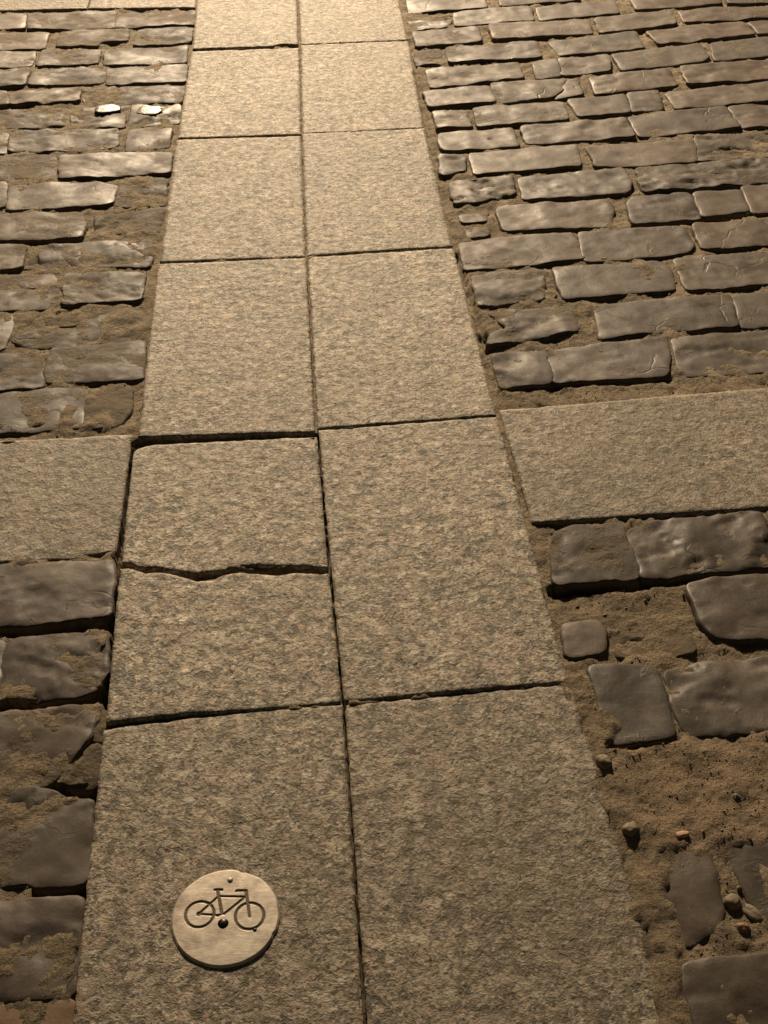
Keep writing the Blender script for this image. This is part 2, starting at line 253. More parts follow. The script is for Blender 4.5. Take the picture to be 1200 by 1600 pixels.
BANDS = [
    ('band', 'granite slabs of a cross band at the far left corner', [([(-0.62, 4.05), (-0.316, 4.045)], [(-0.62, 3.7804), (-0.3052, 3.7653)], 0, (0.0, 0.0)), ([(-1.23, 4.05), (-0.624, 4.05)], [(-1.23, 3.7764), (-0.624, 3.7804)], 0, (0.0, 0.0)), ([(-1.83, 4.05), (-1.234, 4.05)], [(-1.83, 3.7764), (-1.234, 3.7764)], 0, (0.0, 0.0))]),
    ('band', 'granite cross band meeting the path from the left', [([(-0.62, 1.6785), (-0.3257, 1.6814)], [(-0.62, 1.378), (-0.3829, 1.3777), (-0.3696, 1.3851), (-0.3264, 1.389)], -0.002, (0.0, 0.0)), ([(-1.22, 1.6785), (-0.624, 1.6785)], [(-1.22, 1.378), (-0.624, 1.378)], 0, (0.0, 0.0)), ([(-1.83, 1.6785), (-1.224, 1.6785)], [(-1.83, 1.378), (-1.224, 1.378)], 0, (0.0, 0.0))]),
    ('band', 'granite cross band meeting the path from the right', [([(0.2994, 1.7022), (0.9, 1.7397)], [(0.3066, 1.4059), (0.9, 1.4199)], 0, (0.0, 0.0)), ([(0.904, 1.7397), (1.5, 1.7597)], [(0.904, 1.4199), (1.5, 1.4349)], 0, (0.0, 0.0)), ([(1.504, 1.7597), (2.1, 1.7697)], [(1.504, 1.4349), (2.1, 1.4449)], 0, (0.0, 0.0))]),
]
# bed: filled areas (outline, level, softness, reddish) and open gaps (line, half width, depth)
ZONES = [
    ([(0.2766, 1.2368), (0.7247, 1.2565), (0.4652, 0.5284), (0.3044, 0.5404), (0.3082, 0.9394)], -0.006, 0.02, 0.12),
    ([(0.3122, 1.2805), (0.5154, 1.2653), (0.4919, 1.1036), (0.3008, 1.1178)], -0.0075, 0.012, 0.25),
    ([(0.3113, 0.9745), (0.4236, 0.9764), (0.5675, 0.9813), (0.513, 0.8152), (0.4208, 0.8167), (0.3249, 0.8168), (0.3159, 0.8999)], -0.0025, 0.012, 0.85),
    ([(0.3015, 1.0843), (0.3407, 1.0974), (0.3451, 0.9668), (0.3557, 0.8145), (0.3542, 0.6914), (0.3439, 0.5769), (0.3089, 0.5795), (0.3181, 0.7578), (0.3097, 0.9003)], 0.0008, 0.006, 0.2),
    ([(-0.1225, 1.067), (-0.0013, 1.0722), (-0.0016, 1.0656), (-0.1224, 1.0605)], -0.0006, 0.003, 0),
    ([(-0.0138, 1.6724), (0.2918, 1.6879), (0.2905, 1.6788), (-0.0141, 1.6635)], -0.0018, 0.003, 0),
    ([(-0.0119, 2.8643), (0.2869, 2.8717), (0.2851, 2.8533), (-0.0123, 2.846)], -0.001, 0.004, 0),
    ([(-0.0012, 3.4525), (0.2994, 3.4645), (0.2972, 3.44), (-0.0017, 3.4283)], -0.001, 0.004, 0),
    ([(0.0004, 1.0732), (0.3034, 1.0853), (0.302, 1.0775), (0.0, 1.0655)], -0.0035, 0.003, 0),
    ([(0.2976, 1.7751), (0.8132, 1.7847), (0.8263, 1.7357), (0.3038, 1.7019)], -0.0045, 0.008, 0.05),
    ([(0.2902, 2.1586), (0.3081, 1.8909), (0.3038, 1.7019), (0.2882, 1.6937), (0.2866, 2.2364)], -0.008, 0.006, 0),
    ([(0.3039, 1.4016), (0.3431, 1.3987), (0.3132, 1.2603), (0.3063, 1.2476)], -0.004, 0.006, 0),
    ([(-0.336, 2.2307), (-0.3157, 1.6753), (-0.3531, 1.6781), (-0.344, 1.8269), (-0.3349, 2.1074)], -0.006, 0.006, 0.2),
    ([(-0.5703, 1.7157), (-0.3276, 1.7048), (-0.3253, 1.676), (-0.5637, 1.6762)], -0.005, 0.006, 0.1),
    ([(0.2524, 2.0755), (0.3252, 2.0582), (0.359, 1.9523), (0.3081, 1.8909)], -0.005, 0.01, 0),
    ([(0.3645, 0.6921), (0.4725, 0.7139), (0.4578, 0.6684), (0.362, 0.6695)], -0.006, 0.01, 0.3),
    ([(0.4161, 0.8277), (0.4541, 0.8249), (0.4403, 0.7163), (0.4081, 0.7187)], -0.006, 0.01, 0.2),
    ([(-0.3554, 3.8304), (-0.3257, 2.23), (-0.3065, 2.2285), (-0.3102, 3.6632)], -0.008, 0.01, 0.2),
    ([(-0.7012, 2.5059), (-0.468, 2.5034), (-0.4454, 2.3446), (-0.6774, 2.3619)], -0.008, 0.02, 0.0),
]
GAPS = [
    ([(-0.3204, 1.6406), (-0.3205, 1.3758), (-0.3178, 1.2428), (-0.3096, 1.0788), (-0.3112, 1.0521)], 0.006, 0.05),
    ([(-0.3112, 1.0521), (-0.3128, 0.9467), (-0.3123, 0.882), (-0.3096, 0.7882), (-0.3069, 0.6528)], 0.0035, 0.035),
    ([(-0.4867, 1.2379), (-0.3936, 1.2359), (-0.323, 1.2407)], 0.007, 0.035),
    ([(-0.4492, 1.1001), (-0.4019, 1.1009), (-0.3319, 1.1023), (-0.315, 1.1178)], 0.006, 0.02),
    ([(-0.3692, 0.9625), (-0.3132, 0.9506)], 0.007, 0.05),
    ([(-0.3635, 0.8169), (-0.3097, 0.8162)], 0.007, 0.04),
    ([(0.3142, 1.2602), (0.4411, 1.2641), (0.5183, 1.2692), (0.6359, 1.2781)], 0.007, 0.035),
    ([(0.4753, 1.4099), (0.673, 1.4119)], 0.004, 0.03),
    ([(-0.3197, 1.658), (-0.0177, 1.6531)], 0.005, 0.04),
    ([(-0.315, 1.3559), (-0.2103, 1.3262), (-0.1637, 1.3309), (-0.0107, 1.3222)], 0.005, 0.03),
    ([(-0.0166, 1.653), (-0.0083, 1.3111), (0.0018, 1.0665), (0.0017, 0.6298)], 0.003, 0.03),
    ([(0.2881, 2.2495), (0.2965, 2.0485), (0.3081, 1.8909)], 0.006, 0.012),
    ([(0.3029, 3.4642), (0.2868, 2.3176)], 0.005, 0.006),
    ([(0.3359, 0.9737), (0.4211, 0.9797)], 0.005, 0.014),
    ([(0.6791, 2.339), (0.8333, 2.3563), (0.9533, 2.3737)], 0.005, 0.02),
    ([(0.3096, 1.7644), (0.4217, 1.7679), (0.6139, 1.7753)], 0.004, 0.012),
]
DISC = (-0.1488, 0.7655, 0.0609, 0.0026)
BIKE_RINGS = [(-0.0288, 0.0042, 0.01595, 0.01601, 0.0015), (0.0272, -0.0021, 0.01594, 0.0165, 0.0015)]
BIKE_BARS = [(-0.0291, 0.0046, -0.0084, 0.0013, 0.0012, 0.0012), (-0.0282, 0.0063, -0.0086, 0.0251, 0.0013, 0.0013), (-0.0297, 0.0047, -0.0281, 0.0046, 0.0028, 0.002), (-0.0096, 0.0328, -0.0041, 0.0035, 0.0017, 0.0017), (-0.0126, 0.0342, -0.0046, 0.0336, 0.0016, 0.0016), (-0.007, 0.0253, 0.0212, 0.0228, 0.0012, 0.0012), (0.0207, 0.021, -0.0012, 0.0026, 0.0014, 0.0014), (0.023, 0.0299, 0.0272, -0.0028, 0.0018, 0.0015), (0.0125, 0.0313, 0.0232, 0.0306, 0.0016, 0.0016), (0.0115, 0.0303, 0.0135, 0.031, 0.0012, 0.0012), (-0.0084, 0.0009, -0.0041, 0.0028, 0.0014, 0.0014)]
BOLT, PEG, SPOT = ((-0.0022, -0.0091), (0.0045, 0.0461), (0.0331, -0.0196))
LOOSE = [
    ('pebble', 0.3202, 0.9464, 0.009, 0.012, 0.008, 0.3, None, (0.0, 0.0), 'small rounded grey pebble between the granite path and the reddish sand'),
    ('pebble', 0.3305, 0.8449, 0.011, 0.009, 0.008, 0.6, None, (0.0, 0.0), 'dark broken pebble at the path edge below the reddish sand'),
    ('brick_chip', 0.3919, 0.8358, 0.0085, 0.0045, 0.003, 0.1, None, (0.0, 0.0), 'small flat orange chip lying on the reddish sand'),
    ('pebble', 0.4272, 0.7463, 0.01, 0.009, 0.007, 0.9, None, (0.0, 0.0), 'upper grey pebble in the gap between the two lower right setts'),
    ('red_pebble', 0.4296, 0.7123, 0.008, 0.007, 0.007, 0.2, None, (0.0, 0.0), 'reddish pebble in the hole above the bottom right sett'),
    ('pebble', 0.448, 0.7293, 0.0075, 0.014, 0.006, 0.5, None, (0.0, 0.0), 'long grey pebble against the lower right frame edge beside the hole'),
    ('stone_flake', -0.4929, 3.0336, 0.032, 0.022, 0.0025, 0.1, 0.002, (0.05, 0.03), 'left pale shiny flake on a broken sett, far left'),
    ('stone_flake', -0.3885, 3.014, 0.032, 0.026, 0.0025, -0.1, 0.002, (0.05, -0.04), 'right pale shiny flake on a broken sett beside the path'),
]

# ------------------------------------------------------------------ noise
def _hash(ix, iy, seed):
    h = (ix.astype(np.int64) * 374761393 + iy.astype(np.int64) * 668265263 + seed * 982451653) & 0xFFFFFFFF
    h = ((h ^ (h >> 13)) * 1274126177) & 0xFFFFFFFF
    h = (h ^ (h >> 16)) & 0xFFFFFFFF
    return h / 4294967295.0

def perlin(x, y, seed=0):
    x = np.asarray(x, float); y = np.asarray(y, float)
    ix, iy = np.floor(x), np.floor(y)
    fx, fy = x - ix, y - iy
    def g(dx, dy):
        a = _hash(ix + dx, iy + dy, seed) * 2 * pi
        return np.cos(a) * (fx - dx) + np.sin(a) * (fy - dy)
    u = fx * fx * fx * (fx * (fx * 6 - 15) + 10)
    v = fy * fy * fy * (fy * (fy * 6 - 15) + 10)
    a = g(0, 0) * (1 - u) + g(1, 0) * u
    b = g(0, 1) * (1 - u) + g(1, 1) * u
    return (a * (1 - v) + b * v) * 1.5

def fbm(x, y, freq, octaves=3, seed=0, gain=0.5):
    t, amp, f = 0.0, 1.0, freq
    for k in range(octaves):
        t = t + amp * perlin(x * f + 17.3 * k, y * f - 9.1 * k, seed + k * 31)
        amp *= gain
        f *= 2.03
    return t

def sstep(a, b, x):
    t = np.clip((x - a) / (b - a), 0, 1)
    return t * t * (3 - 2 * t)

def poly_sd(px, py, poly):
    """signed distance to a polygon (negative inside), vectorised"""
    d = np.full(px.shape, 1e9)
    inside = np.zeros(px.shape, bool)
    n = len(poly)
    for i in range(n):
        ax, ay = poly[i]; bx, by = poly[(i + 1) % n]
        ex, ey = bx - ax, by - ay
        t = np.clip(((px - ax) * ex + (py - ay) * ey) / (ex * ex + ey * ey + 1e-12), 0, 1)
        d = np.minimum(d, np.hypot(px - ax - t * ex, py - ay - t * ey))
        c = (ay > py) != (by > py)
        with np.errstate(divide='ignore', invalid='ignore'):
            xi = (bx - ax) * (py - ay) / (by - ay + 1e-15) + ax
        inside ^= c & (px < xi)
    return np.where(inside, -d, d)

# ------------------------------------------------------------------ materials
class NT:
    def __init__(self, name):
        self.m = bpy.data.materials.new(name)
        self.m.use_nodes = True
        self.t = self.m.node_tree
        self.t.nodes.clear()
        self.out = self.n("ShaderNodeOutputMaterial")
        self.b = self.n("ShaderNodeBsdfPrincipled")
        self.t.links.new(self.b.outputs[0], self.out.inputs[0])
    def n(self, kind, **kw):
        x = self.t.nodes.new(kind)
        for k, v in kw.items():
            setattr(x, k, v)
        return x
    def put(self, sock, v):
        if isinstance(v, bpy.types.NodeSocket):
            self.t.links.new(v, sock)
        else:
            sock.default_value = v
    def coords(self):
        tc = self.n("ShaderNodeTexCoord")
        oi = self.n("ShaderNodeObjectInfo")
        s = self.n("ShaderNodeVectorMath", operation='SCALE')
        c = self.n("ShaderNodeCombineXYZ")
        for i in range(3):
            self.put(c.inputs[i], self.math('MULTIPLY', oi.outputs['Random'], (37.0, 91.0, 53.0)[i]))
        a = self.n("ShaderNodeVectorMath", operation='ADD')
        self.put(a.inputs[0], tc.outputs['Object'])
        self.put(a.inputs[1], c.outputs[0])
        self.rand = oi.outputs['Random']
        return a.outputs[0]
    def math(self, op, a, b=0.0, c=0.0, clamp=False):
        x = self.n("ShaderNodeMath", operation=op, use_clamp=clamp)
        self.put(x.inputs[0], a); self.put(x.inputs[1], b); self.put(x.inputs[2], c)
        return x.outputs[0]
    def noise(self, vec, scale, detail=3, rough=0.55, dist=0.0):
        x = self.n("ShaderNodeTexNoise")
        self.put(x.inputs['Vector'], vec)
        self.put(x.inputs['Scale'], scale); self.put(x.inputs['Detail'], detail)
        self.put(x.inputs['Roughness'], rough); self.put(x.inputs['Distortion'], dist)
        return x.outputs[0]
    def vor(self, vec, scale, feature='F1', rnd=1.0):
        x = self.n("ShaderNodeTexVoronoi", feature=feature)
        self.put(x.inputs['Vector'], vec); self.put(x.inputs['Scale'], scale)
        self.put(x.inputs['Randomness'], rnd)
        return x
    def warp(self, vec, scale, amount):
        x = self.n("ShaderNodeTexNoise")
        self.put(x.inputs['Vector'], vec); self.put(x.inputs['Scale'], scale); self.put(x.inputs['Detail'], 2.0)
        s = self.n("ShaderNodeVectorMath", operation='SUBTRACT')
        self.put(s.inputs[0], x.outputs[1]); s.inputs[1].default_value = (0.5, 0.5, 0.5)
        k = self.n("ShaderNodeVectorMath", operation='SCALE')
        self.put(k.inputs[0], s.outputs[0]); k.inputs['Scale'].default_value = amount
        a = self.n("ShaderNodeVectorMath", operation='ADD')
        self.put(a.inputs[0], vec); self.put(a.inputs[1], k.outputs[0])
        return a.outputs[0]
    def ramp(self, fac, stops, interp='LINEAR'):
        x = self.n("ShaderNodeValToRGB")
        x.color_ramp.interpolation = interp
        e = x.color_ramp.elements
        while len(e) > 1:
            e.remove(e[-1])
        for i, (p, c) in enumerate(stops):
            if i == 0:
                e[0].position = p; q = e[0]
            else:
                q = e.new(p)
            q.color = (c[0], c[1], c[2], 1) if hasattr(c, '__len__') else (c, c, c, 1)
        self.put(x.inputs[0], fac)
        return x.outputs[0]
    def mix(self, fac, a, b, mode='MIX'):
        x = self.n("ShaderNodeMix", data_type='RGBA', blend_type=mode)
        self.put(x.inputs[0], fac)
        for i, v in ((6, a), (7, b)):
            self.put(x.inputs[i], v if isinstance(v, bpy.types.NodeSocket) else (v[0], v[1], v[2], 1))
        return x.outputs[2]
    def attr(self, name):
        x = self.n("ShaderNodeAttribute", attribute_name=name)
        return x.outputs['Fac']
    def bump(self, h, strength, dist, prev=None):
        x = self.n("ShaderNodeBump")
        self.put(x.inputs['Height'], h)
        self.put(x.inputs['Strength'], strength); self.put(x.inputs['Distance'], dist)
        if prev is not None:
            self.put(x.inputs['Normal'], prev)
        return x.outputs[0]

def mat_granite():
    t = NT("granite")
    v0 = t.coords()
    v = t.warp(v0, 80.0, 0.011)
    big = t.noise(v0, 3.2, 3, 0.6)
    mid = t.noise(v, 72.0, 4, 0.62)
    fine = t.noise(v, 190.0, 3, 0.65)
    cell = t.vor(v, 105.0)
    sep = t.n("ShaderNodeSeparateColor"); t.put(sep.inputs[0], cell.outputs['Color'])
    k = t.math('ADD', t.math('MULTIPLY', sep.outputs[0], 0.55), t.math('MULTIPLY', mid, 0.60))
    blot = t.noise(v0, 17.0, 4, 0.6)
    k = t.math('ADD', k, t.math('MULTIPLY', t.math('SUBTRACT', blot, 0.5), 0.42))
    col = t.ramp(k, [(0.24, (.085, .075, .053)), (0.37, (.165, .147, .108)), (0.49, (.262, .219, .165)),
                     (0.62, (.330, .258, .203)), (0.76, (.390, .333, .256)), (0.92, (.54, .48, .39))])
    pit = t.ramp(fine, [(0.34, 0.0), (0.47, 1.0)])
    col = t.mix(t.math('MULTIPLY', t.math('SUBTRACT', 1.0, pit), 0.72), col, (.065, .053, .036))
    col = t.mix(t.ramp(big, [(0.40, 0.0), (0.72, 0.45)]), col, (.20, .175, .125))
    hue = t.vor(t.warp(v0, 55.0, 0.022), 62.0)
    hs = t.n("ShaderNodeSeparateColor"); t.put(hs.inputs[0], hue.outputs['Color'])
    hc = t.ramp(hs.outputs[0], [(0.0, (.62, .60, .50)), (0.22, (.80, .82, .70)), (0.42, (1.0, 1.0, 1.0)), (0.62, (1.06, .97, .90)), (0.80, (1.12, 1.09, .95)), (1.0, (1.25, 1.20, 1.08))], 'CONSTANT')
    col = t.mix(0.55, col, hc, 'MULTIPLY')
    mica = t.vor(v0, 300.0)
    ms = t.n("ShaderNodeSeparateColor"); t.put(ms.inputs[0], mica.outputs['Color'])
    col = t.mix(t.ramp(ms.outputs[0], [(0.10, 0.75), (0.16, 0.0)]), col, (.045, .038, .030))
    col = t.mix(t.ramp(ms.outputs[1], [(0.86, 0.0), (0.93, 0.55)]), col, (.52, .47, .40))
    lich = t.ramp(t.noise(v0, 7.5, 5, 0.65), [(0.56, 0.0), (0.70, 0.4)])
    col = t.mix(lich, col, (.15, .128, .088))
    grime = t.attr("grime")
    col = t.mix(t.math('MULTIPLY', grime, t.ramp(big, [(0.3, 0.6), (0.7, 1.0)])), col, (.118, .094, .062))
    t.put(t.b.inputs['Base Color'], col)
    t.put(t.b.inputs['Roughness'], t.ramp(mid, [(0.3, .74), (0.7, .58)]))
    t.b.inputs['Specular IOR Level'].default_value = 0.45
    flk = t.math('SNAP', t.math('ADD', mid, t.math('MULTIPLY', sep.outputs[1], 0.10)), 0.07)
    h = t.math('ADD', t.math('MULTIPLY', mid, 0.6), t.math('ADD', t.math('MULTIPLY', fine, 0.45), t.math('MULTIPLY', flk, 0.7)))
    nn = t.bump(h, 1.0, 0.0040)
    nn = t.bump(t.noise(v0, 420.0, 3, 0.6), 0.5, 0.0012, nn)
    t.put(t.b.inputs['Normal'], nn)
    return t.m

def mat_sett():
    t = NT("sett_stone")
    v0 = t.coords()
    v = t.warp(v0, 9.0, 0.05)
    mud = t.attr("mud")
    warm = t.attr("warm")
    tone = t.ramp(t.noise(v, 8.0, 5, 0.62), [(0.28, 0.0), (0.72, 1.0)])
    base = t.mix(tone, (.046, .0345, .027), (.100, .075, .058))
    alt = t.mix(tone, (.042, .035, .028), (.084, .069, .054))
    base = t.mix(t.ramp(t.rand, [(0.25, 0.0), (0.9, 1.0)]), base, alt)
    base = t.mix(1.0, base, t.ramp(t.math('FRACT', t.math('MULTIPLY', t.rand, 7.31)), [(0.0, (.72, .71, .72)), (0.35, (.95, .93, .92)), (0.7, (1.1, 1.06, 1.0)), (1.0, (1.32, 1.2, 1.08))]), 'MULTIPLY')
    base = t.mix(warm, base, t.mix(tone, (.16, .095, .055), (.24, .15, .09)))
    vein = t.noise(v, 16.0, 5, 0.7, 0.6)
    base = t.mix(t.ramp(vein, [(0.62, 0.0), (0.70, 0.5)]), base, (.145, .115, .078))
    dust = t.ramp(t.noise(v0, 21.0, 6, 0.72, 0.7), [(0.48, 0.0), (0.66, 0.55)])
    base = t.mix(dust, base, (.125, .098, .068))
    spk = t.noise(v0, 330.0, 2, 0.5)
    base = t.mix(t.ramp(spk, [(0.3, 0.30), (0.5, 0.0)]), base, (.04, .033, .03))
    cr = t.vor(t.warp(v0, 14.0, 0.06), 9.0, 'DISTANCE_TO_EDGE')
    crk = t.math('MULTIPLY', t.ramp(cr.outputs['Distance'], [(0.0, 0.0), (0.022, 1.0)]), 1.0)
    gate = t.ramp(t.noise(v0, 6.0, 2, 0.5), [(0.58, 0.0), (0.68, 1.0)])
    base = t.mix(t.math('MULTIPLY', t.math('SUBTRACT', 1.0, crk), t.math('MULTIPLY', gate, 0.8)), base, (.035, .027, .018))
    dn = t.noise(v0, 13.0, 6, 0.68, 0.3)
    thr = t.math('ADD', dn, t.math('SUBTRACT', mud, 0.5))
    dirt = t.ramp(thr, [(0.53, 0.0), (0.66, 1.0)])
    sand = t.mix(t.noise(v0, 190.0, 3, 0.7), (.075, .058, .035), (.165, .128, .082))
    col = t.mix(t.math('MULTIPLY', dirt, 0.88), base, sand)
    t.put(t.b.inputs['Base Color'], col)
    rg = t.math('ADD', t.ramp(t.noise(v, 15.0, 5, 0.66, 0.4), [(0.34, .41), (0.66, .66)]), t.math('MULTIPLY', t.math('SUBTRACT', mud, 0.32), 0.8, clamp=True))
    t.put(t.b.inputs['Roughness'], t.mix(dirt, rg, (.88, .88, .88)))
    t.b.inputs['Specular IOR Level'].default_value = 0.33
    n1 = t.bump(t.noise(v, 22.0, 4, 0.5, 0.3), 0.28, 0.0036)
    ter = t.noise(v, 11.0, 4, 0.6, 0.8)
    st = t.math('SNAP', ter, 0.085)
    stp = t.math('ADD', t.math('MULTIPLY', st, 0.8), t.math('MULTIPLY', ter, 0.2))
    n1 = t.bump(stp, 0.18, 0.006, n1)
    n1 = t.bump(t.math('MAXIMUM', crk, t.math('SUBTRACT', 1.0, gate)), 0.35, 0.0030, n1)
    n1 = t.bump(t.noise(v0, 170.0, 5, 0.75), 0.26, 0.0016, n1)
    n1 = t.bump(t.math('MULTIPLY', dirt, t.noise(v0, 120.0, 4, 0.7)), 0.6, 0.004, n1)
    t.put(t.b.inputs['Normal'], n1)
    return t.m

def mat_sand():
    t = NT("joint_sand")
    tc = t.n("ShaderNodeTexCoord"); v = tc.outputs['Object']
    a = t.noise(v, 16.0, 5, 0.65)
    g = t.noise(v, 240.0, 4, 0.7)
    red = t.attr("red")
    col = t.mix(t.ramp(a, [(.25, 0.0), (.75, 1.0)]), (.175, .133, .080), (.40, .31, .20))
    col = t.mix(t.ramp(g, [(0.35, 0.55), (0.5, 0.0)]), col, (.055, .042, .025))
    col = t.mix(t.ramp(t.noise(v, 5.0, 4, 0.6), [(0.5, 0.0), (0.75, 0.5)]), col, (.15, .125, .062))
    col = t.mix(t.ramp(t.noise(v, 30.0, 6, 0.7, 0.8), [(0.52, 0.0), (0.64, 0.8)]), col, (.105, .084, .056))
    col = t.mix(red, col, t.mix(t.noise(v, 60.0, 5, 0.7), (.18, .126, .076), (.42, .305, .20)))
    t.put(t.b.inputs['Base Color'], col)
    t.b.inputs['Roughness'].default_value = 0.9
    nn = t.bump(t.noise(v, 42.0, 6, 0.72, 0.5), 1.0, 0.016)
    nn = t.bump(g, 1.0, 0.004, nn)
    t.put(t.b.inputs['Normal'], nn)
    return t.m

def mat_far():
    t = NT("far_cobbles")
    tc = t.n("ShaderNodeTexCoord"); v = tc.outputs['Object']
    br = t.n("ShaderNodeTexBrick")
    t.put(br.inputs['Vector'], t.warp(v, 6.0, 0.03))
    for k, c in (('Color1', (.075, .064, .058, 1)), ('Color2', (.13, .11, .098, 1)), ('Mortar', (.15, .115, .07, 1))):
        br.inputs[k].default_value = c
    br.inputs['Scale'].default_value = 1.0
    br.inputs['Brick Width'].default_value = 0.25
    br.inputs['Row Height'].default_value = 0.125
    br.inputs['Mortar Size'].default_value = 0.007
    t.put(t.b.inputs['Base Color'], br.outputs[0])
    t.b.inputs['Roughness'].default_value = 0.6
    t.put(t.b.inputs['Normal'], t.bump(t.math('ADD', t.math('MULTIPLY', br.outputs[1], -1.0), t.noise(v, 20, 4)), 0.7, 0.012))
    return t.m

def mat_metal():
    t = NT("brushed_brass_steel")
    v = t.coords()
    st = t.n("ShaderNodeMapping"); t.put(st.inputs['Vector'], t.warp(v, 20.0, 0.02)); st.inputs['Scale'].default_value = (0.8, 5, 1); st.inputs['Rotation'].default_value = (0, 0, 0.7)
    a = t.noise(v, 45.0, 5, 0.65)
    s = t.noise(st.outputs[0], 90.0, 4, 0.6)
    col = t.mix(a, (.42, .375, .32), (.62, .555, .475))
    stain = t.ramp(t.noise(v, 26.0, 6, 0.7), [(0.44, 0.0), (0.64, 0.85)])
    col = t.mix(stain, col, (.29, .235, .18))
    scr = t.ramp(s, [(0.60, 0.0), (0.68, 0.5)])
    col = t.mix(scr, col, (.70, .63, .54))
    t.put(t.b.inputs['Base Color'], col)
    t.b.inputs['Metallic'].default_value = 0.45
    t.put(t.b.inputs['Roughness'], t.ramp(a, [(0.3, .50), (0.7, .66)]))
    nn = t.bump(s, 0.25, 0.0006)
    nn = t.bump(a, 0.3, 0.0012, nn)
    t.put(t.b.inputs['Normal'], nn)
    return t.m

def mat_simple(name, c0, c1, rough, scale, metallic=0.0, bump=0.002):
    t = NT(name)
    v = t.coords()
    a = t.noise(v, scale, 4, 0.65)
    t.put(t.b.inputs['Base Color'], t.mix(a, c0, c1))
    t.b.inputs['Roughness'].default_value = rough
    t.b.inputs['Metallic'].default_value = metallic
    t.put(t.b.inputs['Normal'], t.bump(a, 0.6, bump))
    return t.m

GRANITE, SETT, SAND, FAR, METAL = mat_granite(), mat_sett(), mat_sand(), mat_far(), mat_metal()
GRIME = mat_simple("engraving_grime", (.085, .064, .040), (.17, .13, .085), .8, 120)
DARKMETAL = mat_simple("blackened_bolt", (.012, .010, .008), (.035, .028, .022), .32, 150, 0.8, .0006)
PEB_GREY = mat_simple("pebble_grey", (.12, .094, .060), (.25, .195, .128), .7, 110)
PEB_RED = mat_simple("pebble_red", (.17, .085, .045), (.30, .17, .095), .65, 110)
BRICK = mat_simple("brick_chip", (.42, .24, .14), (.58, .37, .24), .7, 140)
FLAKE = mat_simple("pale_flake", (.12, .098, .078), (.20, .165, .135), .38, 90)
IRON = mat_simple("lamp_iron", (.02, .02, .02), (.04, .04, .04), .5, 30)

# ------------------------------------------------------------------ mesh helpers
def mesh_from(name, verts, faces, mat, smooth=True, attrs=None, mats=None):
    me = bpy.data.meshes.new(name)
    me.from_pydata([tuple(v) for v in verts], [], [tuple(f) for f in faces])
    for m in (mats or [mat]):
        me.materials.append(m)
    if smooth:
        me.polygons.foreach_set("use_smooth", np.ones(len(me.polygons), bool))
    for k, a in (attrs or {}).items():
        at = me.attributes.new(k, 'FLOAT', 'POINT')
        at.data.foreach_set("value", np.ascontiguousarray(a, dtype=np.float32))
    me.update()
    return me

def link(name, me, loc=(0, 0, 0), parent=None):
    o = bpy.data.objects.new(name, me)
    o.location = loc
    if parent is not None:
        o.parent = parent
    COL.objects.link(o)
    return o

def thing(name, me, label, cat, loc=(0, 0, 0), group=None):
    o = link(name, me, loc)
    o["label"] = label
    o["category"] = cat
    if group:
        o["group"] = group
    return o

def structure(name, me, label=None):
    o = link(name, me)
    o["kind"] = "structure"
    if label:
        o["label"] = label
    return o

def resample(poly, step, closed=True):
    p = np.array(poly, float)
    q = np.vstack([p, p[:1]]) if closed else p
    seg = np.hypot(*(q[1:] - q[:-1]).T)
    s = np.concatenate([[0], np.cumsum(seg)])
    n = max(int(round(s[-1] / step)), 8 if closed else 2)
    u = np.linspace(0, s[-1], n, endpoint=False) if closed else np.linspace(0, s[-1], n + 1)
    return np.stack([np.interp(u, s, q[:, 0]), np.interp(u, s, q[:, 1])], 1)

def chamfer(poly, r):
    out = []
    p = np.array(poly, float); n = len(p)
    for i in range(n):
        a, b, c = p[i - 1], p[i], p[(i + 1) % n]
        for q in (a, c):
            d = q - b; L = np.hypot(*d)
            out.append(b + d / (L + 1e-9) * min(r, L * 0.35))
    return out

def inset(ring, d):
    t = np.roll(ring, -1, 0) - np.roll(ring, 1, 0)
    t = t / (np.hypot(t[:, 0], t[:, 1])[:, None] + 1e-9)
    nrm = np.stack([-t[:, 1], t[:, 0]], 1)      # inward for counter-clockwise outlines
    return ring + nrm * np.reshape(d, (-1, 1))

def ccw(poly):
    a = sum(poly[i - 1][0] * poly[i][1] - poly[i][0] * poly[i - 1][1] for i in range(len(poly)))
    return list(poly) if a > 0 else list(poly)[::-1]

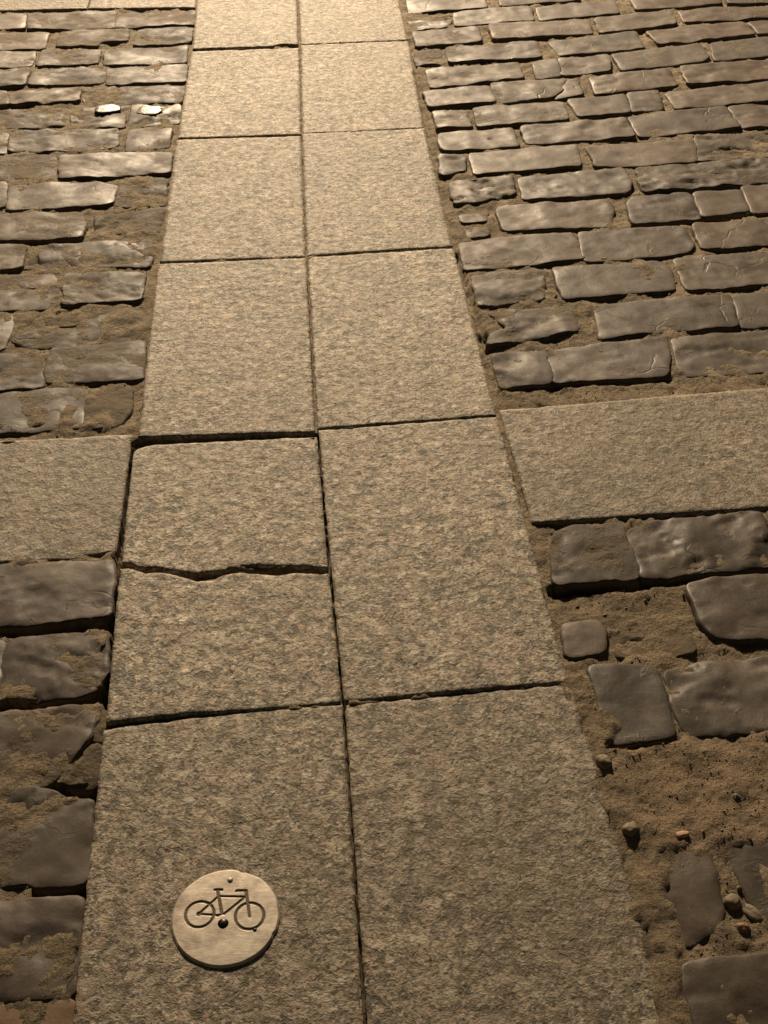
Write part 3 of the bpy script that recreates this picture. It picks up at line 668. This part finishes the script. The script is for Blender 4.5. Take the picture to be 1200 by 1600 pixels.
def make_sett(name, poly, seed, step, rings, h0=0.0, rough=0.3, mud=0.35, warm=0.0, edge=0.007, parent=None, tilt=(0, 0), mat=None):
    rng = random.Random(seed)
    poly = ccw(poly)
    c = np.mean(np.array(poly), 0)
    ring = resample(chamfer(chamfer(poly, 0.0050), 0.0022), step)
    wob = fbm(ring[:, 0], ring[:, 1], 26, 3, seed) * (0.0016 + 0.0028 * rough) + fbm(ring[:, 0], ring[:, 1], 110, 2, seed + 1) * 0.0007
    ring = inset(ring, wob - 0.0046)
    n = len(ring)
    L = [(inset(ring, -0.002), -0.075, 0.0), (inset(ring, -0.0005), -0.016, 0.4), (ring, -edge * 1.15, 0.8),
         (inset(ring, edge * .22), -edge * .58, 0.9), (inset(ring, edge * .62), -edge * .2, 1.0)]
    top = inset(ring, edge * 1.2)
    L.append((top, -edge * .05, 1.0))
    # interior of the top face: an even scatter of points, triangulated inside the outline
    lo, hi = top.min(0), top.max(0)
    gx, gy = np.meshgrid(np.arange(lo[0], hi[0], step), np.arange(lo[1], hi[1], step * .9))
    gx = gx + (np.arange(gx.shape[0]) % 2)[:, None] * step * .5
    jit = np.random.default_rng(seed)
    gx = (gx + jit.uniform(-.18, .18, gx.shape) * step).ravel(); gy = (gy + jit.uniform(-.18, .18, gy.shape) * step).ravel()
    inn = poly_sd(gx, gy, top.tolist()) < -step * .55
    pts = [Vector(p) for p in top] + [Vector((a_, b_)) for a_, b_ in zip(gx[inn], gy[inn])]
    tv, _, tf, _, _, _ = delaunay_2d_cdt(pts, [], [list(range(n))], 1, 1e-7)
    tv = np.array([tuple(p) for p in tv])
    nt = len(tv)
    xy = np.vstack([l[0] for l in L[:-1]] + [tv])
    z = np.concatenate([np.full(n, l[1]) for l in L[:-1]] + [np.where(np.arange(nt) < n, -edge * .05, 0.0)])
    w = np.concatenate([np.full(n, l[2]) for l in L[:-1]] + [np.ones(nt)])
    X, Y = xy[:, 0], xy[:, 1]
    ox, oy = rng.uniform(-50, 50), rng.uniform(-50, 50)
    low = fbm(X + ox, Y + oy, 9, 2, seed) * (0.0026 + 0.0024 * rough)
    mid = fbm(X + ox, Y + oy, 34, 3, seed + 7) * (0.0002 + 0.0013 * rough)
    ca, sa = cos(rng.uniform(-.5, .5)), sin(rng.uniform(-.5, .5))
    cl = fbm((X * ca + Y * sa) * .8 + ox, (Y * ca - X * sa) * 1.6 + oy, 13, 4, seed + 13)
    cleft = -(sstep(0.10, 0.15, cl) * 0.4 + sstep(0.32, 0.37, cl) * 0.35 + sstep(0.55, 0.60, cl) * 0.35) * 0.0070 * np.clip(rough - .12, 0, 2)
    rim = np.clip(fbm(X + ox, Y + oy, 45, 2, seed + 5), 0, 1) * -0.006 * (w < 1) * rough
    zz = z + (low + mid + cleft) * w + rim + h0 + ((X - c[0]) * tilt[0] + (Y - c[1]) * tilt[1]) * w
    m = np.clip(mud + (-(low + cleft)) * 24 + (z < -edge * .4) * 0.22, 0, 1.1)
    faces = []
    for k in range(len(L) - 1):
        a = k * n; b = a + n
        for i in range(n):
            j = (i + 1) % n
            faces.append((a + i, a + j, b + j, b + i))
    a = (len(L) - 1) * n
    faces += [tuple(a + q for q in f) for f in tf]
    verts = np.stack([X - c[0], Y - c[1], zz], 1)
    me = mesh_from(name, verts, faces, mat or SETT, True, {"mud": m, "warm": np.full(len(verts), warm)})
    return link(name, me, (c[0], c[1], 0), parent)

def make_slab(name, top, bottom, seed, cell, h0=0.0, parent=None, depth=0.07, tilt=(0, 0), rag_right=0.0, rag=0.0005, grime=None):
    """top / bottom: far and near edge from left to right; the sides join their ends. rag_right: how far the right side is broken away."""
    top = np.array(top, float); bottom = np.array(bottom, float)
    wid = np.hypot(*(top[-1] - top[0])); hei = np.hypot(*(top[0] - bottom[0]))
    nu = max(int(wid / cell), 6); nv = max(int(hei / cell), 6)
    def rs(p, n):
        s = np.concatenate([[0], np.cumsum(np.hypot(*(p[1:] - p[:-1]).T))])
        u = np.linspace(0, s[-1], n + 1)
        return np.stack([np.interp(u, s, p[:, 0]), np.interp(u, s, p[:, 1])], 1)
    T, B = rs(top, nu), rs(bottom, nu)
    lv = np.linspace(0, 1, nv + 1)[:, None, None]
    G = B[None] * (1 - lv) + T[None] * lv                      # (nv+1, nu+1, 2)
    c = G.mean((0, 1))
    X, Y = G[..., 0].copy(), G[..., 1].copy()
    iu = np.minimum(np.arange(nu + 1), np.arange(nu + 1)[::-1])[None, :] * np.ones((nv + 1, 1))
    iv = np.minimum(np.arange(nv + 1), np.arange(nv + 1)[::-1])[:, None] * np.ones((1, nu + 1))
    ed = np.minimum(iu, iv)
    j1 = fbm(X, Y, 90, 3, seed) * rag * 2; j2 = fbm(X + 5, Y, 90, 3, seed + 3) * rag * 2
    chip = np.clip(fbm(X, Y, 22, 2, seed + 9) - 0.5, 0, 1) * 0.006
    on = ed == 0
    du = np.sign(nu / 2 - np.arange(nu + 1))[None, :] * (iu == 0)
    dv = np.sign(nv / 2 - np.arange(nv + 1))[:, None] * (iv == 0)
    X += on * j1 + du * chip * 0.6
    ur = np.linspace(0, 1, nu + 1)[None, :]
    X -= (np.clip(fbm(X * 0 + 3.1, Y, 9, 5, seed + 2, .62) + .35, 0, 2)) * rag_right * ur ** 12
    Y += on * j2 + dv * chip * 0.6
    Z = fbm(X, Y, 40, 3, seed) * 0.00075 + fbm(X, Y, 6, 2, seed + 4) * 0.0012
    Z += h0 + (X - c[0]) * tilt[0] + (Y - c[1]) * tilt[1]
    Z -= on * (0.0010 + chip * 0.5)
    idx = np.arange((nu + 1) * (nv + 1)).reshape(nv + 1, nu + 1)
    verts = np.stack([X - c[0], Y - c[1], Z], -1).reshape(-1, 3)
    q = np.stack([idx[:-1, :-1], idx[:-1, 1:], idx[1:, 1:], idx[1:, :-1]], -1).reshape(-1, 4).tolist()
    loop = np.concatenate([idx[0, :], idx[1:, -1], idx[-1, -2::-1], idx[-2:0:-1, 0]])
    base = len(verts); m = len(loop)
    # outward skirt ring slightly below the arris, then down
    r1 = verts[loop].copy(); out = r1[:, :2] / (np.hypot(r1[:, 0], r1[:, 1])[:, None] + 1e-9)
    r1[:, 2] -= 0.003; r1[:, :2] += out * 0.0008
    r2 = verts[loop].copy(); r2[:, 2] = -depth
    verts = np.vstack([verts, r1, r2])
    for i in range(m):
        j = (i + 1) % m
        q.append((loop[j], loop[i], base + i, base + j))
        q.append((base + j, base + i, base + m + i, base + m + j))
    gr = np.full(len(verts), grime if grime is not None else (_hash(np.array([seed]), np.array([7]), 3)[0] * .22))
    me = mesh_from(name, verts, q, GRANITE, True, {"grime": gr})
    return link(name, me, (c[0], c[1], 0), parent)

# ------------------------------------------------------------------ ground and joint bed
gs = 60.0
ground = structure("ground", mesh_from("ground", [(-gs, -gs, -.09), (gs, -gs, -.09), (gs, gs, -.09), (-gs, gs, -.09)], [(0, 1, 2, 3)], FAR, False),
                   "dark cobbled street reaching away beyond the path")

XMIN, XMAX, YMIN, YMAX = -1.75, 2.05, 0.05, 5.3
xs = np.concatenate([np.arange(XMIN, -1.0, .03), np.arange(-1.0, 1.42, .0055), np.arange(1.42, XMAX + .03, .03)])
ys = [YMIN]
while ys[-1] < YMAX:
    ys.append(ys[-1] + (0.02 if ys[-1] < .5 else 0.0042 + 0.0016 * max(0, ys[-1] - 0.6) + (0.02 if ys[-1] > 3.95 else 0)))
ys = np.array(ys)
GX, GY = np.meshgrid(xs, ys)
def bed_height(px, py):
    z = np.where(px < 0, -0.0044 - 0.0018 * sstep(2.6, 3.2, py), -0.0052 - 0.0028 * sstep(2.1, 2.5, py))
    z = z + fbm(px, py, 5, 2, 3) * 0.004
    red = np.zeros(px.shape)
    for poly, zz, soft, rd in ZONES:
        w = 1 - sstep(-soft, soft, poly_sd(px, py, poly) + fbm(px, py, 24, 2, 5) * 0.012)
        z = z * (1 - w) + zz * w
        red = red * (1 - w) + rd * w
    for line, wid, dep in GAPS:
        d = np.full(px.shape, 1e9)
        for (ax, ay), (bx, by) in zip(line[:-1], line[1:]):
            ex, ey = bx - ax, by - ay
            t = np.clip(((px - ax) * ex + (py - ay) * ey) / (ex * ex + ey * ey), 0, 1)
            d = np.minimum(d, np.hypot(px - ax - t * ex, py - ay - t * ey))
        z = z - (1 - sstep(wid * .7, wid * 1.3, d + fbm(px, py, 40, 2, 8) * 0.003)) * dep
    z = z + fbm(px, py, 22, 4, 21) * 0.0046 + np.abs(fbm(px, py, 60, 3, 44)) * 0.0028 - 0.0006
    for top, bottom, h0, tl in [(q[0][:-1] + [(q[0][-1][0] - 1.7 * q[4], q[0][-1][1])], q[1][:-1] + [(q[1][-1][0] - 1.7 * q[4], q[1][-1][1])], 0, 0) for q in PATH_SLABS] + [q for b in BANDS for q in b[2]]:      # nothing wells up under a slab
        inner = 1 - sstep(-0.011, -0.004, poly_sd(px, py, list(top) + list(bottom)[::-1]))
        z = z - inner * 0.02
    return np.minimum(z, 0.0035), np.clip(red, 0, 1)
GZ, GR = bed_height(GX, GY)
ny, nx = GX.shape
me = bpy.data.meshes.new("cobbled_pavement")
me.vertices.add(nx * ny)
me.vertices.foreach_set("co", np.stack([GX, GY, GZ], -1).astype(np.float32).ravel())
ii = np.arange(nx * ny).reshape(ny, nx)
quads = np.stack([ii[:-1, :-1], ii[:-1, 1:], ii[1:, 1:], ii[1:, :-1]], -1).reshape(-1, 4)
me.loops.add(quads.size)
me.loops.foreach_set("vertex_index", quads.ravel().astype(np.int32))
me.polygons.add(len(quads))
me.polygons.foreach_set("loop_start", (np.arange(len(quads)) * 4).astype(np.int32))
me.polygons.foreach_set("use_smooth", np.ones(len(quads), bool))
at = me.attributes.new("red", 'FLOAT', 'POINT')
at.data.foreach_set("value", GR.astype(np.float32).ravel())
me.materials.append(SAND)
me.update(calc_edges=True)
pavement = structure("cobbled_pavement", me, "rows of dark worn setts in brown sandy joints on both sides")

# ------------------------------------------------------------------ setts
rr = random.Random(11)
for i, (poly, rough, mud, h0, warm) in enumerate(SETTS):
    cy = sum(p[1] for p in poly) / len(poly)
    step = 0.0045 + 0.0011 * cy
    make_sett("cobblestone", poly, 100 + i * 3, step, 11 if cy < 2.6 else 8, h0 + rr.uniform(-.0015, .0015), rough,
              mud, warm, rr.uniform(.0022, .0042), pavement, (rr.uniform(-.015, .015), rr.uniform(-.02, .02)))

# rows carried on outside the frame
def carry_on(x, sgn, y0, y1, limit, k):
    while abs(x) < limit:
        L = rr.uniform(.15, .28)
        a, b = x + sgn * rr.uniform(.008, .014), x + sgn * L
        xa, xb = min(a, b), max(a, b)
        make_sett("cobblestone", [(xa, y0), (xb, y0 + rr.uniform(-.004, .004)), (xb, y1), (xa, y1 + rr.uniform(-.004, .004))],
                  5000 + k * 40 + int(abs(x) * 20), 0.018, 4, rr.uniform(-.004, .002), .35, rr.uniform(.3, .5), 0, .008, pavement)
        x = b
for k, (x, sgn, y0, y1) in enumerate(ROW_ENDS):
    carry_on(x, sgn, y0, y1, 1.7 if sgn < 0 else 2.0, k)
for k in range(11):
    y = 3.885 + k * .125
    carry_on(0.325, 1, y, y + .113, 2.0, 60 + k)
    if k > 1:
        carry_on(-0.325, -1, y - .03, y + .083, 1.7, 80 + k)
for k in range(3):
    y = 0.50 - k * .125
    carry_on(0.345, 1, y - .02, y + .093, 1.2, 100 + k)
    carry_on(-0.325, -1, y - .02, y + .093, 1.2, 110 + k)

# ------------------------------------------------------------------ granite path and cross bands
def group_root(name, label):
    o = bpy.data.objects.new(name, None)
    COL.objects.link(o)
    o["kind"] = "structure"
    o["label"] = label
    return o
path = group_root("granite_path", "double column of rough granite slabs running away from the viewer")
for i, (top, bottom, h0, tl, rag_r) in enumerate(PATH_SLABS):
    cy = (top[0][1] + bottom[0][1]) / 2
    make_slab("paving_slab", top, bottom, 900 + i * 11, 0.0042 if cy < 2 else (0.0065 if cy < 3.9 else .02), h0, path, tilt=tl, rag_right=rag_r, grime=.34 if rag_r else None)
for name, label, slabs in BANDS:
    band = group_root("granite_band", label)
    for i, (top, bottom, h0, tl) in enumerate(slabs):
        make_slab("paving_slab", top, bottom, 1500 + i * 11 + int(abs(top[0][0]) * 100), 0.006, h0, band, tilt=tl, grime=.50)

# ------------------------------------------------------------------ bicycle marker
DX, DY, DR, DT = DISC
disc = bpy.data.objects.new("bicycle_marker", None)
disc.location = (DX, DY, -0.0004)
COL.objects.link(disc)
disc["label"] = "round pale metal disc engraved with a bicycle, fixed on the granite path"
disc["category"] = "marker"
N = 230
g = np.linspace(-1, 1, N + 1)
A, Bq = np.meshgrid(g, g)
PX = A * np.sqrt(1 - Bq * Bq / 2); PY = Bq * np.sqrt(1 - A * A / 2)      # square grid mapped to a disc
ang = np.arctan2(PY, PX); rad = np.hypot(PX, PY)
nick = np.zeros_like(ang)
for a0, wd, dp in ((1.27, .05, .020), (1.12, .10, .016), (-.44, .05, .022), (.95, .05, .01)):
    nick += dp * np.exp(-((ang - a0) / wd) ** 2)
sc = (1 - nick * rad ** 6 + fbm(np.cos(ang) * 2, np.sin(ang) * 2, 2, 3, 4) * .004 * rad ** 4) * DR
PX, PY = PX * sc, PY * sc
sd = np.full(PX.shape, 1e9)
for cx, cy_, ra, rb, wd in BIKE_RINGS:
    q = np.hypot((PX - cx) / ra, (PY - cy_) / rb)
    sd = np.minimum(sd, np.abs(q - 1) * (ra + rb) / 2 - wd)
for x0, y0, x1, y1, w0, w1 in BIKE_BARS:
    ex, ey = x1 - x0, y1 - y0
    t = np.clip(((PX - x0) * ex + (PY - y0) * ey) / (ex * ex + ey * ey + 1e-12), 0, 1)
    sd = np.minimum(sd, np.hypot(PX - x0 - t * ex, PY - y0 - t * ey) - (w0 + (w1 - w0) * t))
sd = sd + fbm(PX, PY, 300, 2, 6) * .00018
rim = sstep(0.955, 1.0, rad)
PZ = DT - rim ** 2 * 0.0016 + (1 - rad ** 2) * 0.0008 - (1 - sstep(-.0006, .0005, sd)) * 0.0010 + fbm(PX, PY, 60, 2, 9) * .00018
PZ = PZ - np.exp(-((ang - 1.27) / .10) ** 2) * .001 * rad ** 8
ii = np.arange((N + 1) ** 2).reshape(N + 1, N + 1)
q = np.stack([ii[:-1, :-1], ii[:-1, 1:], ii[1:, 1:], ii[1:, :-1]], -1).reshape(-1, 4)
fsd = sd.ravel()[q].mean(1)
verts = np.stack([PX, PY, PZ], -1).reshape(-1, 3)
loop = np.concatenate([ii[0, :], ii[1:, -1], ii[-1, -2::-1], ii[-2:0:-1, 0]])
m = len(loop)
low1 = verts[loop].copy(); low1[:, 2] -= .0012; low1[:, :2] *= 1.006
low2 = verts[loop].copy(); low2[:, 2] = -.001; low2[:, :2] *= 1.004
pv = np.vstack([verts, low1, low2]); b0 = len(verts)
pf = q[fsd > 0.0].tolist()
for i in range(m):
    j = (i + 1) % m
    pf.append((loop[j], loop[i], b0 + i, b0 + j)); pf.append((b0 + j, b0 + i, b0 + m + i, b0 + m + j))
def compact(v, f):
    used = np.unique(np.concatenate([np.array(x) for x in f]))
    mp_ = -np.ones(len(v), int); mp_[used] = np.arange(len(used))
    return v[used], [tuple(mp_[list(x)]) for x in f]
pv, pf = compact(pv, pf)
plate = link("plate", mesh_from("plate", pv, pf, METAL), (0, 0, 0), disc)
ev, ef = compact(verts, q[fsd <= 0.0].tolist())
emb = link("bicycle_emblem", mesh_from("bicycle_emblem", ev, ef, GRIME), (0, 0, 0), plate)
emb["label"] = "engraved bicycle outline darkened with grime"

def dome(name, x, y, z, r, h, mat, parent, seed=1, hollow=0.0):
    vs, fs = [], []
    nseg, nr = 24, 8
    for k in range(nr):
        a = k / (nr - 1) * pi / 2
        for i in range(nseg):
            t = i / nseg * 2 * pi
            rk = r * cos(a) if k < nr - 1 else r * .05
            vs.append((rk * cos(t), rk * sin(t), h * sin(a) - hollow * (1 - (rk / r)) ** 2))
    for k in range(nr - 1):
        for i in range(nseg):
            j = (i + 1) % nseg
            fs.append((k * nseg + i, k * nseg + j, k * nseg + nseg + j, k * nseg + nseg + i))
    fs.append(tuple((nr - 1) * nseg + i for i in range(nseg)))
    return link(name, mesh_from(name, vs, fs, mat), (x, y, z), parent)
bx, by = BOLT
dome("bolt", bx, by, DT - .0004, .0068, .0030, DARKMETAL, disc)
px_, py_ = PEG
dome("rivet", px_, py_, DT - .0003, .0036, .0022, METAL, disc)
sx_, sy_ = SPOT
dome("rivet", sx_, sy_, DT - .0002, .0026, .0014, DARKMETAL, disc)["label"] = "small dark rivet at the front wheel"

# ------------------------------------------------------------------ loose stones
def pebble(name, x, y, rx, ry, rz, mat, label, cat, seed, rot=0.0, lift=None, group=None, tilt=(0, 0)):
    rng = random.Random(seed)
    vs, fs = [], []
    nseg, nr = 14, 9
    for k in range(nr + 1):
        a = -pi / 2 + pi * k / nr
        for i in range(nseg):
            t = 2 * pi * i / nseg
            d = np.array([cos(a) * cos(t), cos(a) * sin(t), sin(a)])
            f = 1 + .22 * float(perlin(d[0] * 1.3 + seed, d[1] * 1.3 + d[2], seed)) + .14 * float(perlin(d[0] * 3 + d[2] * 2, d[1] * 3 + seed, seed + 2))
            s = np.sign(d) * np.abs(d) ** .8
            vs.append((s[0] * rx * f, s[1] * ry * f, s[2] * rz * f))
    for k in range(nr):
        for i in range(nseg):
            j = (i + 1) % nseg
            fs.append((k * nseg + i, k * nseg + j, k * nseg + nseg + j, k * nseg + nseg + i))
    z, _ = bed_height(np.array([[x]]), np.array([[y]]))
    o = thing(name, mesh_from(name, vs, fs, mat), label, cat, (x, y, float(z[0, 0]) - rz * .05 if lift is None else lift), group)
    o.rotation_euler = (tilt[0], tilt[1], rot)
    return o
for i, (kind, x, y, rx, ry, rz, rot, lift, tl, label) in enumerate(LOOSE):
    mat = {'pebble': PEB_GREY, 'red_pebble': PEB_RED, 'brick_chip': BRICK, 'stone_flake': FLAKE}[kind]
    pebble({'red_pebble': 'pebble'}.get(kind, kind), x, y, rx, ry, rz, mat, label,
           {'pebble': 'pebble', 'red_pebble': 'pebble', 'brick_chip': 'brick chip', 'stone_flake': 'stone flake'}[kind], 40 + i * 7, rot, lift, tilt=tl)

# grit scattered along the joints
rg = np.random.default_rng(5)
cand = np.stack([rg.uniform(-.9, 1.35, 60000), .55 + 3.35 * rg.uniform(0, 1, 60000) ** 2.2], 1)
halfw = 0.28 + 0.30 * cand[:, 1]
cand = cand[(np.abs(cand[:, 0] - .06 * cand[:, 1]) < halfw)]
keep = np.ones(len(cand), bool)
for s in SETTS:
    p = np.array(s[0])
    bb = (cand[:, 0] > p[:, 0].min() - .01) & (cand[:, 0] < p[:, 0].max() + .01) & (cand[:, 1] > p[:, 1].min() - .01) & (cand[:, 1] < p[:, 1].max() + .01)
    k = np.where(bb & keep)[0]
    if len(k):
        keep[k[poly_sd(cand[k, 0], cand[k, 1], s[0]) < .001]] = False
keep &= ~((cand[:, 0] > -.335) & (cand[:, 0] < .325 + .03 * (cand[:, 1] < .9)))
for nm, lb, slabs in BANDS:
    for top, bottom, h0, tl in slabs:
        keep &= poly_sd(cand[:, 0], cand[:, 1], list(top) + list(bottom)[::-1]) > .004
cand = cand[keep]
gz, _ = bed_height(cand[:, 0], cand[:, 1])
octv = np.array([(1, 0, 0), (0, 1, 0), (-1, 0, 0), (0, -1, 0), (0, 0, 1), (0, 0, -1)], float)
octf = [(0, 1, 4), (1, 2, 4), (2, 3, 4), (3, 0, 4), (1, 0, 5), (2, 1, 5), (3, 2, 5), (0, 3, 5)]
gv, gf = [], []
for i, (x, y) in enumerate(cand):
    s = abs(rg.normal(0, .00065)) * (2.4 if rg.uniform() < .05 else 1) + .0004
    a = rg.uniform(0, 6.28); ca, sa = cos(a), sin(a)
    v = octv * rg.uniform(.6, 1.4, (6, 1)) * s
    v = np.stack([v[:, 0] * ca - v[:, 1] * sa, v[:, 0] * sa + v[:, 1] * ca, v[:, 2] * .7], 1) + (x, y, gz[i] + s * .3)
    gv.append(v); gf += [tuple(6 * i + k for k in f) for f in octf]
grit = link("grit", mesh_from("grit", np.vstack(gv), gf, PEB_GREY, False))
grit["kind"] = "stuff"
grit["label"] = "fine loose grit lying in the sandy joints between the setts"
grit["category"] = "grit"

# ------------------------------------------------------------------ the street lamp ahead
def street_lamp(x, y, z):
    root = bpy.data.objects.new("street_lamp", None)
    root.location = (x, y, 0)
    COL.objects.link(root)
    root["label"] = "iron street lamp ahead whose warm light falls on the path"
    root["category"] = "street lamp"
    def lathe(name, prof, mat, loc, parent, n=20):
        vs = [(r * cos(2 * pi * i / n), r * sin(2 * pi * i / n), h) for r, h in prof for i in range(n)]
        fs = [(k * n + i, k * n + (i + 1) % n, k * n + n + (i + 1) % n, k * n + n + i) for k in range(len(prof) - 1) for i in range(n)]
        return link(name, mesh_from(name, vs, fs, mat), loc, parent)
    off = -0.75
    lathe("post", [(.13, -.09), (.13, .25), (.09, .32), (.06, .5), (.045, z + .35), (.03, z + .42), (.001, z + .44)], IRON, (off, 0, 0), root)
    vs, fs = [], []
    for k in range(17):
        t = k / 16
        cx, cz = off * (1 - t), z + .28 + .12 * sin(t * pi)
        for i in range(8):
            vs.append((cx, .02 * cos(i * pi / 4), cz + .02 * sin(i * pi / 4)))
    for k in range(16):
        for i in range(8):
            j = (i + 1) % 8
            fs.append((k * 8 + i, k * 8 + j, k * 8 + 8 + j, k * 8 + 8 + i))
    link("arm", mesh_from("arm", vs, fs, IRON), (0, 0, 0), root)
    lathe("lamp_shade", [(.19, .12), (.17, .16), (.09, .24), (.04, .30), (.001, .31)], IRON, (0, 0, z), root)
    ld = bpy.data.lights.new("lamp_bulb", 'SPOT')      # shaded lantern: throws its light down in a wide cone
    ld.energy = LAMP_WATT
    ld.color = LAMP_RGB
    ld.shadow_soft_size = 0.38
    ld.spot_size = radians(150)
    ld.spot_blend = 0.30
    lo = bpy.data.objects.new("lamp_bulb", ld)
    lo.location = (0, 0, z)
    lo.parent = root
    COL.objects.link(lo)
street_lamp(*LAMP_XYZ)
